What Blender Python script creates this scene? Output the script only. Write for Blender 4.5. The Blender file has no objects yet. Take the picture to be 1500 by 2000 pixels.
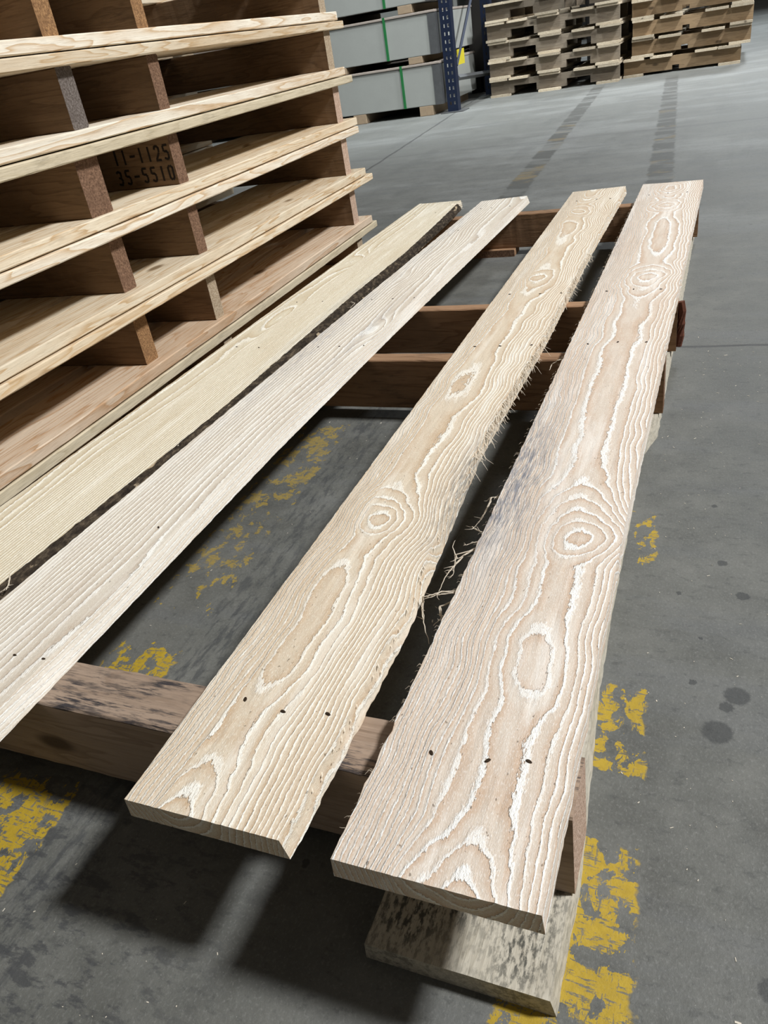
import bpy, bmesh, math, random
from mathutils import Vector, Matrix, noise
random.seed(7)
S = bpy.context.scene
COL = S.collection

# ---------------------------------------------------------------- camera
cam_d = bpy.data.cameras.new('camera')
cam = bpy.data.objects.new('camera', cam_d); COL.objects.link(cam)
PITCH, ROLL, YAW = 1.02371, -0.17287, 0.45705
cam.matrix_world = (Matrix.Translation((0.20337, -0.24868, 0.56516)) @ Matrix.Rotation(YAW, 4, 'Z')
                    @ Matrix.Rotation(PITCH, 4, 'X') @ Matrix.Rotation(ROLL, 4, 'Z'))
cam_d.sensor_fit = 'VERTICAL'; cam_d.sensor_height = 24.0
cam_d.lens = 24.0 * 1503.83 / 2000.0
cam_d.clip_start = 0.01; cam_d.clip_end = 200
S.camera = cam

# ---------------------------------------------------------------- light and exposure
world = bpy.data.worlds.new('world'); S.world = world; world.use_nodes = True
world.node_tree.nodes['Background'].inputs[0].default_value = (1.0, 0.95, 0.88, 1)
world.node_tree.nodes['Background'].inputs[1].default_value = 0.10

def lamp(loc, target, size, size_y, power, color=(1, 1, 1), spread=180):
    d = bpy.data.lights.new('high_bay_or_fill_light', 'AREA'); d.shape = 'RECTANGLE'
    d.size = size; d.size_y = size_y; d.energy = power; d.color = color; d.spread = math.radians(spread)
    o = bpy.data.objects.new('high_bay_or_fill_light', d); COL.objects.link(o); o.location = loc
    o.rotation_euler = (Vector(target) - Vector(loc)).to_track_quat('-Z', 'Y').to_euler()
    return o
lamp((3.95, 1.45, 5.0), (-0.1, 0.4, 0.1), 0.7, 0.7, 545, (0.985, 0.99, 1.0))
lamp((3.4, 4.9, 6.5), (-0.3, 6.6, 0.2), 0.5, 0.5, 90, (0.95, 0.98, 1.0), 60)
lamp((-1.6, 3.6, 6.0), (-2.2, 6.2, 0.2), 0.8, 0.8, 34, (0.92, 0.98, 1.0), 50)  # fill added out of view to brighten the crate fronts
lamp((1.5, 13.0, 7.0), (0.2, 10.5, 0.0), 1.5, 1.5, 270, (0.88, 0.95, 1.0), 100)  # fill added out of view to brighten the far floor
S.view_settings.view_transform = 'Standard'
S.view_settings.look = 'None'
S.view_settings.exposure = 0.0
S.view_settings.gamma = 1.0
S.view_settings.use_curve_mapping = False

# ---------------------------------------------------------------- node helper
class G:
    def __init__(self, name):
        self.m = bpy.data.materials.new(name); self.m.use_nodes = True
        self.t = self.m.node_tree; self.t.nodes.clear()
        self.out = self.t.nodes.new('ShaderNodeOutputMaterial')
        self.b = self.t.nodes.new('ShaderNodeBsdfPrincipled')
        self.t.links.new(self.b.outputs[0], self.out.inputs[0])
    def n(self, kind): return self.t.nodes.new(kind)
    def put(self, sock, v):
        if hasattr(v, 'is_output'): self.t.links.new(v, sock)
        elif isinstance(v, (tuple, list)):
            v = list(v)
            if sock.type == 'RGBA' and len(v) == 3: v.append(1)
            sock.default_value = v
        else: sock.default_value = v
    def math(self, op, a, b=0.0, c=0.0, clamp=False):
        n = self.n('ShaderNodeMath'); n.operation = op; n.use_clamp = clamp
        self.put(n.inputs[0], a); self.put(n.inputs[1], b); self.put(n.inputs[2], c)
        return n.outputs[0]
    def add(self, a, b): return self.math('ADD', a, b)
    def mul(self, a, b): return self.math('MULTIPLY', a, b)
    def sub(self, a, b): return self.math('SUBTRACT', a, b)
    def obj(self): return self.n('ShaderNodeTexCoord').outputs['Object']
    def xyz(self, v):
        n = self.n('ShaderNodeSeparateXYZ'); self.put(n.inputs[0], v); return n.outputs
    def scale(self, v, s, off=None):
        n = self.n('ShaderNodeMapping'); self.put(n.inputs[0], v); n.inputs['Scale'].default_value = s
        if off is not None: self.put(n.inputs['Location'], off)
        return n.outputs[0]
    def noise(self, v, sc=1.0, det=4.0, rough=0.55, dist=0.0):
        n = self.n('ShaderNodeTexNoise'); self.put(n.inputs['Vector'], v)
        n.inputs['Scale'].default_value = sc; n.inputs['Detail'].default_value = det
        n.inputs['Roughness'].default_value = rough; n.inputs['Distortion'].default_value = dist
        return n.outputs[0]
    def voro(self, v, sc, feat='F1'):
        n = self.n('ShaderNodeTexVoronoi'); self.put(n.inputs['Vector'], v); n.feature = feat
        n.inputs['Scale'].default_value = sc; return n.outputs[0]
    def ramp(self, f, stops, interp='LINEAR'):
        n = self.n('ShaderNodeValToRGB'); self.put(n.inputs[0], f); cr = n.color_ramp; cr.interpolation = interp
        while len(cr.elements) < len(stops): cr.elements.new(0.5)
        for e, (p, c) in zip(cr.elements, stops):
            e.position = p; e.color = (c, c, c, 1) if isinstance(c, (int, float)) else (*c, 1)
        return n.outputs[0]
    def step(self, f, a, b):
        n = self.n('ShaderNodeMapRange'); n.clamp = True; n.interpolation_type = 'SMOOTHSTEP'
        self.put(n.inputs[0], f); self.put(n.inputs[1], a); self.put(n.inputs[2], b); return n.outputs[0]
    def mix(self, f, a, b, mode='MIX'):
        n = self.n('ShaderNodeMix'); n.data_type = 'RGBA'; n.blend_type = mode
        self.put(n.inputs[0], f); self.put(n.inputs[6], a); self.put(n.inputs[7], b); return n.outputs[2]
    def attr(self, name):
        n = self.n('ShaderNodeAttribute'); n.attribute_name = name; return n.outputs['Fac']
    def rnd(self): return self.n('ShaderNodeObjectInfo').outputs['Random']
    def bump(self, h, dist=0.001, strength=1.0, prev=None):
        n = self.n('ShaderNodeBump'); n.inputs['Distance'].default_value = dist
        n.inputs['Strength'].default_value = strength; self.put(n.inputs['Height'], h)
        if prev is not None: self.put(n.inputs['Normal'], prev)
        return n.outputs[0]
    def fin(self, col, rough=0.8, nrm=None, spec=0.3, metal=0.0):
        self.put(self.b.inputs['Base Color'], col); self.put(self.b.inputs['Roughness'], rough)
        self.put(self.b.inputs['Specular IOR Level'], spec); self.put(self.b.inputs['Metallic'], metal)
        if nrm is not None: self.put(self.b.inputs['Normal'], nrm)
        return self.m

# ---------------------------------------------------------------- materials
def sawn(name, base, tan, white, stain=(0.33, 0.33, 0.34), fuzz=1.0, speck=1.0):
    """rough sawn ash-like wood; rings come from the mesh attribute 'ring'"""
    g = G(name); P = g.obj(); ring = g.attr('ring')
    w1 = g.sub(g.noise(g.scale(P, (420, 130, 420)), 1, 3, .6), 0.5)
    w2 = g.sub(g.noise(g.scale(P, (45, 7, 45)), 1, 3), 0.5)
    r = g.add(ring, g.add(g.mul(w1, 0.50 * fuzz), g.mul(w2, 0.35)))
    t = g.math('FRACT', r)
    idn = g.noise(g.math('FLOOR', r), 3.17, 0)              # every ring its own strength
    strong = g.math('MAXIMUM', g.step(idn, 0.36, 0.56), .5)
    c = g.ramp(t, [(0, base), (.30, base), (.66, tan), (.71, tan), (.74, white), (.88, white), (1, base)])
    mid = tuple(.6 * b_ + .4 * t_ for b_, t_ in zip(base, tan))
    c = g.mix(strong, g.mix(0.45, c, mid), c)
    line = g.mul(g.ramp(t, [(0, .25), (.12, 0), (.70, 0), (.74, 1), (.86, .85), (1, .25)]), g.add(0.4, g.mul(strong, .6)))
    d1 = g.noise(g.scale(P, (14, 3, 14)), 1, 4)
    c = g.mix(g.mul(g.step(d1, .5, .72), .40), c, tan)
    d2 = g.noise(g.scale(P, (60, 4, 60)), 1, 5)
    c = g.mix(g.mul(g.step(d2, .5, .68), .40), c, white)
    # fine sawn striations and torn fibres
    fs = g.noise(g.scale(P, (1500, 60, 1500), (2, 2, 2)), 1, 3, .6)
    c = g.mix(g.mul(g.step(fs, .50, .70), .30), c, tuple(v * .90 for v in tan))
    fb = g.noise(g.scale(P, (1000, 320, 1000)), 1, 3, .7)
    c = g.mix(g.mul(g.step(fb, .52, .66), g.add(.30, g.mul(line, .70))), c, tuple(min(1, v * 1.10) for v in white))
    fd = g.noise(g.scale(P, (1000, 420, 1000), (3, 5, 7)), 1, 2, .6)
    c = g.mix(g.mul(g.step(fd, .60, .70), g.add(.14 * speck, g.mul(line, .46 * speck))), c, tuple(v * .52 for v in tan))
    ed = g.ramp(t, [(0, 0), (.67, 0), (.72, 1), (.75, 0), (1, 0)])
    fe = g.noise(g.scale(P, (520, 330, 520), (9, 1, 2)), 1, 2, .6)
    c = g.mix(g.mul(ed, g.mul(g.step(fe, .50, .62), .8 * speck)), c, tuple(v * .36 for v in tan))
    # scattered pits
    pt = g.noise(g.scale(P, (330, 180, 330), (1, 8, 3)), 1, 2, .5)
    c = g.mix(g.mul(g.step(pt, .715, .745), .7 * speck), c, tuple(v * .30 for v in tan))
    # grey-blue stain patches
    st = g.attr('stain')
    sn = g.noise(g.scale(P, (420, 40, 420)), 1, 4, .65)
    c = g.mix(g.mul(st, g.step(sn, .36, .66)), c, stain)
    wv = g.noise(g.scale(P, (130, 40, 130)), 1, 4)
    h = g.add(g.add(g.mul(line, .42), g.mul(fb, g.add(.5, g.mul(line, 1.0)))), g.mul(wv, .4))
    return g.fin(c, .9, g.bump(h, 0.0010 * fuzz, .8), .15)

def plain_wood(name, base, dark, axis='Y', freq=1.0, mold=0.0, mold_col=(.05, .045, .04), vary=.25, rough=.85, fib=1.0, st=False, mt=.5, lk=.75):
    g = G(name); P = g.obj(); R = g.rnd()
    off = g.n('ShaderNodeCombineXYZ')
    for i, k in enumerate((37.0, 91.0, 53.0)): g.put(off.inputs[i], g.mul(R, k))
    off = off.outputs[0]
    def sc(a, l):
        return tuple(l if ax == axis else a for ax in 'XYZ')
    P2 = g.n('ShaderNodeVectorMath'); P2.operation = 'ADD'; g.put(P2.inputs[0], P); g.put(P2.inputs[1], off); P2 = P2.outputs[0]
    n1 = g.noise(g.scale(P2, sc(28 * freq, 1.6)), 1, 3, .5, .4)
    t = g.math('FRACT', g.mul(n1, 11.0))
    lines = g.ramp(t, [(0, 0), (.55, .35), (.8, 1), (.86, .1), (1, 0)])
    c = g.mix(g.mul(lines, lk), base, dark)
    n2 = g.noise(g.scale(P2, sc(9, 1.2)), 1, 4)
    c = g.mix(g.mul(g.step(n2, .45, .7), .5), c, dark)
    n3 = g.noise(g.scale(P2, sc(420, 22)), 1, 3, .65)
    c = g.mix(g.mul(g.step(n3, .5, .72), .35 * fib), c, tuple(v * .55 for v in dark))
    n3b = g.noise(g.scale(P2, sc(500, 30), (4, 4, 4)), 1, 3, .65)
    c = g.mix(g.mul(g.step(n3b, .55, .72), .35 * fib), c, tuple(min(1, v * 1.25) for v in base))
    # small knots
    kn = g.voro(g.scale(P2, sc(9, 4)), 1)
    c = g.mix(g.math('SUBTRACT', 1, g.step(kn, .05, .13)), c, tuple(v * .45 for v in dark))
    if mold:
        n4 = g.noise(g.scale(P2, sc(16, 7)), 1, 5, .6)
        if mt < .5: n4 = g.mul(n4, g.step(g.xyz(P)[2], .098, .104))
        n5 = g.noise(g.scale(P2, sc(240, 90 if st else 30)), 1, 5, .7)
        c = g.mix(g.mul(g.mul(g.attr('stain') if st else g.step(n4, mt, mt + .16), g.step(n5, .44, .60)), mold), c, mold_col)
    hs = g.n('ShaderNodeHueSaturation'); g.put(hs.inputs['Value'], g.add(1 - vary, g.mul(R, 2 * vary))); g.put(hs.inputs['Color'], c)
    h = g.add(n3, g.mul(t, .3))
    return g.fin(hs.outputs[0], rough, g.bump(h, .0008, .7), .2)

def end_grain(name, base, dark, axis='X'):
    g = G(name); P = g.obj()
    n = g.noise(g.scale(P, (300, 300, 300)), 1, 5, .75)
    v = g.noise(g.scale(P, (30, 30, 60)), 1, 3)
    c = g.ramp(n, [(.30, tuple(x * .45 for x in dark)), (.45, dark), (.58, base), (.72, tuple(min(1, x * 1.5) for x in base))])
    c = g.mix(g.mul(g.step(v, .45, .7), .5), c, dark)
    return g.fin(c, .9, g.bump(n, .002, 1), .2)

M = {}
M['ash_right'] = sawn('ash_board', (.68, .59, .49), (.585, .435, .315), (.95, .935, .88), (.26, .26, .28))
M['ash_mid'] = sawn('yellow_ash_board', (.67, .57, .435), (.57, .42, .275), (.94, .905, .81), (.28, .26, .23))
M['pine_left'] = sawn('pale_board', (.69, .63, .53), (.55, .46, .36), (.95, .93, .86), (.32, .33, .36), .9, .7)
M['pine_far'] = sawn('yellow_board', (.69, .62, .47), (.57, .46, .30), (.95, .92, .81), (.35, .34, .32), .9, .7)
M['stack_stringer'] = plain_wood('shade_darkened_stringer_wood', (.22, .14, .08), (.13, .08, .045), 'X', .7, .4, (.04, .03, .022), .12)  # stringer wood darkened to imitate the shade inside the stack
M['base_board'] = plain_wood('weathered_grey_board', (.54, .50, .41), (.41, .37, .29), 'Y', 1, .95, (.07, .07, .06), .05, st=True)
M['stringer'] = plain_wood('brown_stringer_wood', (.33, .20, .115), (.19, .105, .055), 'X', .7, .55, (.06, .045, .035), .12)
M['stringer_near'] = plain_wood('stained_stringer_wood', (.37, .28, .21), (.24, .17, .12), 'X', .7, 1.0, (.045, .04, .042), .02, mt=.42)
M['stack_pine'] = plain_wood('pale_pine', (.72, .63, .48), (.52, .36, .20), 'Y', .8, .0, lk=1.0, vary=.08)
M['stack_pine_grey'] = plain_wood('weathered_pine', (.60, .52, .375), (.46, .385, .255), 'Y', .8, .35, (.2, .17, .12), .08)
M['stack_red'] = plain_wood('reddish_pine', (.67, .545, .41), (.47, .29, .16), 'Y', .5, .0, lk=1.0, vary=.08)
M['stack_white'] = plain_wood('white_pine', (.80, .74, .62), (.56, .40, .24), 'Y', .6, .0, lk=1.0, vary=.06)
M['end_orange'] = end_grain('fuzzy_orange_end_grain', (.42, .24, .11), (.26, .14, .065))
M['end_brown'] = end_grain('brown_end_grain', (.27, .16, .10), (.16, .09, .055))
M['end_grey'] = end_grain('grey_end_grain', (.22, .19, .17), (.13, .105, .09))
M['end_pink'] = end_grain('pink_end_grain', (.62, .47, .37), (.48, .33, .24))
M['end_pale'] = end_grain('pale_end_grain', (.52, .43, .31), (.40, .30, .20))
M['far_board_light'] = plain_wood('weathered_pale_board', (.52, .45, .34), (.36, .29, .20), 'Y', .5, .2, vary=.25)
M['far_stringer_grey'] = plain_wood('weathered_grey_stringer', (.22, .185, .14), (.15, .12, .09), 'X', .5, .3, vary=.35)
M['far_stringer_tan'] = plain_wood('tan_stringer', (.27, .19, .11), (.19, .13, .075), 'X', .5, .2, vary=.2)
def bark():
    g = G('dark_bark'); P = g.obj()
    n = g.noise(g.scale(P, (160, 60, 160)), 1, 6, .7); m = g.noise(g.scale(P, (60, 18, 60)), 1, 4, .6)
    c = g.ramp(n, [(.3, (.012, .009, .007)), (.5, (.045, .034, .024)), (.62, (.10, .077, .052)), (.75, (.22, .17, .11))])
    c = g.mix(g.step(m, .64, .70), c, (.42, .33, .22))
    return g.fin(c, .95, g.bump(n, .004, 1), .15)
M['bark'] = bark()
def simple(name, col, rough=.6, metal=0.0, var=.15, sc=60.0, bump=.0):
    g = G(name); n = g.noise(g.scale(g.obj(), (sc, sc, sc)), 1, 4, .6)
    c = g.mix(g.mul(n, 2 * var), col, tuple(v * .45 for v in col))
    return g.fin(c, rough, g.bump(n, .001, bump) if bump else None, .3, metal)
M['nail'] = simple('rusty_nail', (.06, .04, .025), .5, .6)
M['splinter'] = simple('pale_splinter', (.74, .65, .52), .8, 0, .15, 300)
M['ink'] = simple('black_stencil_ink', (.022, .016, .012), .8)
M['crate'] = simple('grey_painted_crate', (.30, .31, .29), .8, 0, .12, 9)
M['crate_lid'] = simple('raw_lid_edge', (.36, .31, .27), .8, 0, .2, 30)
M['zinc'] = simple('galvanised_steel', (.17, .175, .18), .45, .6, .35, 25)
M['strap'] = simple('green_strapping', (.02, .15, .045), .4)
M['skid'] = simple('skid_timber', (.36, .27, .18), .8, 0, .3, 40)
M['rack'] = simple('navy_rack_paint', (.008, .015, .038), .5, 0, .3, 40)
M['rack_hole'] = simple('pale_slot_light', (.62, .62, .60), .5, 0, .1)  # pale tone imitating lit crates seen through the slots
M['shade_dark'] = simple('dark_shade_filler', (.02, .017, .014), .7, 0, .5, 5)  # near-black, puts the shade of the gaps into the added blocks
M['wall'] = simple('grey_wall_paint', (.20, .21, .22), .8, 0, .1, 1)
M['label_yellow'] = simple('yellow_label', (.60, .50, .03), .6)
M['chip'] = simple('pale_sawdust', (.70, .64, .53), .8)

def concrete():
    g = G('worn_concrete'); P = g.obj(); x, y, z = g.xyz(P)
    a = g.noise(P, 2.2, 6, .6); b = g.noise(P, 14, 6, .65); f = g.noise(P, 160, 4, .7)
    c = g.ramp(b, [(.30, (.088, .089, .080)), (.5, (.122, .124, .112)), (.70, (.160, .161, .146))])
    c = g.mix(g.mul(g.step(a, .45, .7), .45), c, (.18, .18, .162))
    # floor turns paler further back, partly in broad patches
    big = g.noise(g.scale(P, (1.0, 2.2, 1), (8, 8, 0)), 1, 5, .62)
    c = g.mix(g.mul(g.mul(g.step(y, 1.4, 2.6), g.step(big, .47, .62)), .55), c, (.29, .30, .29))
    c = g.mix(g.mul(g.step(y, 1.2, 3.6), .45), c, (.20, .208, .20))
    st = g.noise(g.scale(P, (5, 1.4, 1), (2, 3, 0)), 1, 5, .6)
    c = g.mix(g.mul(g.step(st, .52, .66), .30), c, (.10, .105, .10))
    stx = g.noise(g.scale(P, (2.2, 14, 1), (5, 1, 0)), 1, 5, .6)
    c = g.mix(g.mul(g.step(stx, .50, .66), .42), c, (.13, .135, .135))
    c = g.mix(g.mul(g.step(f, .55, .75), .35), c, (.08, .08, .075))
    f2 = g.noise(g.scale(P, (420, 300, 1)), 1, 4, .7)
    c = g.mix(g.mul(g.step(f2, .50, .72), .40), c, (.26, .26, .245))
    f3 = g.noise(g.scale(P, (60, 100, 1), (3, 3, 0)), 1, 6, .75)
    c = g.mix(g.mul(g.step(f3, .53, .66), .45), c, (.055, .057, .055))
    # rubber scuffs alongside the two painted lines
    def uline(x0, sl, w):
        return g.math('DIVIDE', g.sub(x, g.add(x0 - w, g.mul(y, sl))), w)      # 0..1 across the line
    def band(u, lo, hi, e=.06):
        return g.mul(g.step(u, lo - e, lo + e), g.sub(1, g.step(u, hi - e, hi + e)))
    chipn = g.noise(g.scale(P, (1, .7, 1)), 70, 6, .68, .5)
    chip2 = g.noise(P, 26, 4, .6)
    chip3 = g.noise(g.scale(P, (20, 9, 1), (6, 2, 0)), 1, 3, .6)
    crack = g.noise(g.scale(P, (60, 260, 1)), 1, 4, .7); crack2 = g.noise(g.scale(P, (260, 50, 1), (7, 7, 0)), 1, 4, .7)
    edgeN = g.mul(g.sub(g.noise(P, 60, 3), .5), .25)
    u1 = g.add(uline(-.322, -.055, .09), edgeN); u2 = g.add(uline(.187, -.053, .088), edgeN)
    scn = g.noise(g.scale(P, (90, 22, 1), (1, 2, 0)), 1, 5, .7)
    sc1 = g.mul(band(u1, .95, 1.75, .3), g.mul(g.step(scn, .46, .62), g.sub(1, g.step(y, .9, 1.3))))
    c = g.mix(g.mul(sc1, .62), c, (.045, .048, .052))
    sm = g.noise(g.scale(P, (26, 60, 1), (4, 2, 0)), 1, 5, .7)
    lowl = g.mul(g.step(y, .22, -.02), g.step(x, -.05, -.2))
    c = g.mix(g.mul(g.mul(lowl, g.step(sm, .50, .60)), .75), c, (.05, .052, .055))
    yc = g.math('DIVIDE', g.add(y, .2), 1.2)                                    # -.2..1.0 -> 0..1
    cov1 = g.ramp(yc, [(0, .54), (.215, .56), (.235, .3), (.335, .35), (.35, .52), (.385, .52), (.40, .30), (.46, .40), (.52, .44), (.62, .43), (.70, .50), (.86, .50), (.90, .0), (1, 0)])
    cov2 = g.ramp(yc, [(0, .60), (.14, .59), (.16, .50), (.18, .60), (.255, .60), (.285, .50), (.292, .0), (.335, .0), (.345, .46), (.40, .57), (.43, .47), (.44, 0), (.585, 0), (.60, .50), (.66, .52), (.70, .3), (.72, 0), (1, 0)])
    def paint(u, cov, lo):
        m = g.add(.5, g.mul(g.sub(g.add(g.mul(chipn, .45), g.add(g.mul(chip2, .35), g.mul(chip3, .2))), .5), 2.1))
        k = g.step(g.sub(g.add(m, g.mul(g.sub(cov, .5), 1.0)), .5), .0, .018)
        k = g.mul(k, g.sub(1, g.mul(g.step(crack, .54, .60), .85))); k = g.mul(k, g.sub(1, g.mul(g.step(crack2, .57, .63), .8)))
        return g.mul(k, g.mul(band(u, lo, 1.0, .02), g.sub(1, g.step(y, .86, .9))))
    ycol = g.mix(g.noise(P, 120, 4), (.50, .345, .030), (.32, .215, .022))
    yk1 = g.mul(paint(u1, cov1, 0.0), g.sub(1, g.mul(g.step(y, .3, .45), .45)))
    c = g.mix(yk1, c, ycol); c = g.mix(paint(u2, cov2, .0), c, ycol)
    # beyond: dark tape residue with traces of paint
    far = g.step(y, 2.25, 2.35)
    rag = g.add(g.noise(g.scale(P, (2.5, 9, 1)), 1, 5, .65), 0)
    for u, x_ in ((u1, 1), (u2, 2)):
        uw = g.add(u, g.mul(g.sub(rag, .5), .5))
        k = g.mul(g.mul(band(uw, .02, 1.0, .06), far), g.add(.30, g.mul(g.step(rag, .44, .50), .65)))
        k = g.mul(k, g.sub(1, g.step(y, 6.3, 6.9)))
        c = g.mix(k, c, (.088, .090, .083))
        tr = g.mul(k, g.mul(g.step(g.noise(g.scale(P, (3, 5, 1), (9, x_, 0)), 1, 5, .6), .54, .62), g.sub(1, g.step(y, 4.2, 5.0))))
        c = g.mix(g.mul(tr, .6), c, (.25, .19, .09))
    # sawn joints
    wob = g.mul(g.sub(g.noise(P, 6, 3), .5), .02)
    def line(v, w, k, col=(.05, .05, .05)):
        nonlocal c
        c = g.mix(g.mul(g.sub(1, g.step(g.math('ABSOLUTE', g.add(v, wob)), w * .4, w)), k), c, col)
    line(g.sub(y, g.add(1.20, g.mul(x, .02))), .006, .8)
    line(g.sub(y, g.add(4.0, g.mul(x, -.02))), .03, .35, (.10, .10, .10))
    line(g.sub(x, g.add(-1.14, g.mul(y, -.094))), .012, .7)
    vr = g.voro(g.scale(P, (1, 1, 1), (3, 1, 0)), 3, 'DISTANCE_TO_EDGE')
    c = g.mix(g.mul(g.sub(1, g.step(vr, .0, .0022)), .12), c, (.05, .05, .05))
    # oily drips
    dn = g.mul(g.sub(g.noise(P, 260, 3), .5), .006)
    for sx, sy, r in ((.249, .325, .0125), (.233, .277, .0145), (.240, .309, .007), (.254, .476, .0075), (.233, .533, .006), (.222, .655, .004), (.27, .06, .009),
                      (-.075, .06, .004), (.19, .47, .003), (.30, .62, .005), (.215, .40, .0025), (.21, .335, .004)):
        dx = g.sub(x, sx); dy = g.sub(y, sy)
        d = g.add(g.math('SQRT', g.add(g.mul(dx, dx), g.mul(dy, dy))), dn)
        c = g.mix(g.mul(g.sub(1, g.step(d, r * .75, r * 1.05)), .68), c, (.035, .037, .038))
    # pale scratches and grit
    gr = g.noise(g.scale(P, (700, 700, 1)), 1, 2, .5)
    c = g.mix(g.mul(g.step(gr, .735, .76), .5), c, (.45, .45, .42))
    bm = g.bump(g.add(g.mul(b, .4), f), .0009, .6)
    return g.fin(c, g.add(.42, g.mul(b, .3)), bm, .4)
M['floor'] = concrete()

# ---------------------------------------------------------------- object helpers
def link(name, me, mats, parent=None):
    o = bpy.data.objects.new(name, me); COL.objects.link(o)
    for m in (mats if isinstance(mats, (list, tuple)) else [mats]): me.materials.append(m)
    if parent is not None: o.parent = parent
    return o
def from_bm(name, bm, mats, parent=None, smooth=False):
    me = bpy.data.meshes.new(name); bmesh.ops.recalc_face_normals(bm, faces=bm.faces); bm.to_mesh(me); bm.free()
    if smooth:
        for p in me.polygons: p.use_smooth = True
    return link(name, me, mats, parent)
def tag(o, label=None, cat=None, group=None, kind=None):
    if label: o['label'] = label
    if cat: o['category'] = cat
    if group: o['group'] = group
    if kind: o['kind'] = kind
    return o
def empty(name, loc=(0, 0, 0), rz=0.0):
    o = bpy.data.objects.new(name, None); COL.objects.link(o); o.location = loc; o.rotation_euler = (0, 0, rz)
    o.empty_display_size = .1
    return o
def add_box(bm, x0, x1, y0, y1, z0, z1, bev=0.0, mi=0):
    vs = [bm.verts.new(p) for p in ((x0, y0, z0), (x1, y0, z0), (x1, y1, z0), (x0, y1, z0), (x0, y0, z1), (x1, y0, z1), (x1, y1, z1), (x0, y1, z1))]
    fs = [bm.faces.new([vs[i] for i in q]) for q in ((0, 3, 2, 1), (4, 5, 6, 7), (0, 1, 5, 4), (1, 2, 6, 5), (2, 3, 7, 6), (3, 0, 4, 7))]
    for f in fs: f.material_index = mi
    if bev:
        es = {e for f in fs for e in f.edges}
        r = bmesh.ops.bevel(bm, geom=list(es), offset=bev, segments=2, affect='EDGES', profile=.6)
        for f in r['faces']: f.material_index = mi
    return fs
def piece(name, parent, mats, x0, x1, y0, y1, z0, z1, bev=.0015, long='X', nseg=40, rough=.0006, seed=0, wane=0.0):
    """sawn timber: box swept along its long axis with slightly uneven arrises; slot 1 = end faces"""
    bm = bmesh.new(); rings = []
    L0, L1 = (x0, x1) if long == 'X' else (y0, y1)
    A0, A1 = (y0, y1) if long == 'X' else (x0, x1)
    for i in range(nseg + 1):
        t = L0 + (L1 - L0) * i / nseg; prof = []
        wv = wane * max(0.0, noise.noise(Vector((t * 3 + seed, seed * 1.7, 0))) + .2)
        base = [(A0 + bev, z0), (A1 - bev, z0), (A1, z0 + bev), (A1, z1 - bev - wv), (A1 - bev - wv, z1), (A0 + bev, z1), (A0, z1 - bev), (A0, z0 + bev)]
        for k, (a, z) in enumerate(base):
            da = (noise.noise(Vector((t * 28, k * 3.1 + seed, 1))) + .6 * noise.noise(Vector((t * 130, k * 3.1 + seed, 1)))) * rough
            dz = noise.noise(Vector((t * 40, k * 5.3 + seed, 9))) * rough
            if z <= z0 + 1e-9: dz = 0.0
            if z >= z1 - 1e-9: dz = -abs(dz) * .5
            ca, cz = (A0 + A1) / 2, (z0 + z1) / 2
            da = -abs(da) if a > ca else abs(da)
            prof.append(bm.verts.new((t, a + da, z + dz) if long == 'X' else (a + da, t, z + dz)))
        rings.append(prof)
    for i in range(nseg):
        for k in range(8):
            f = bm.faces.new((rings[i][k], rings[i][(k + 1) % 8], rings[i + 1][(k + 1) % 8], rings[i + 1][k]))
    for rg in (rings[0], rings[-1]):
        f = bm.faces.new(rg); f.material_index = 1 if isinstance(mats, (list, tuple)) and len(mats) > 1 else 0
    return from_bm(name, bm, mats, parent)
def interp(pts, y):
    if y <= pts[0][0]: return pts[0][1]
    for (a, va), (b, vb) in zip(pts, pts[1:]):
        if y <= b: return va + (vb - va) * (y - a) / (b - a)
    return pts[-1][1]
def smooth_interp(pts, y):
    if y <= pts[0][0]: return pts[0][1]
    for (a, va), (b, vb) in zip(pts, pts[1:]):
        if y <= b:
            t = (y - a) / (b - a); t = t * t * (3 - 2 * t); return va + (vb - va) * t
    return pts[-1][1]

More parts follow.
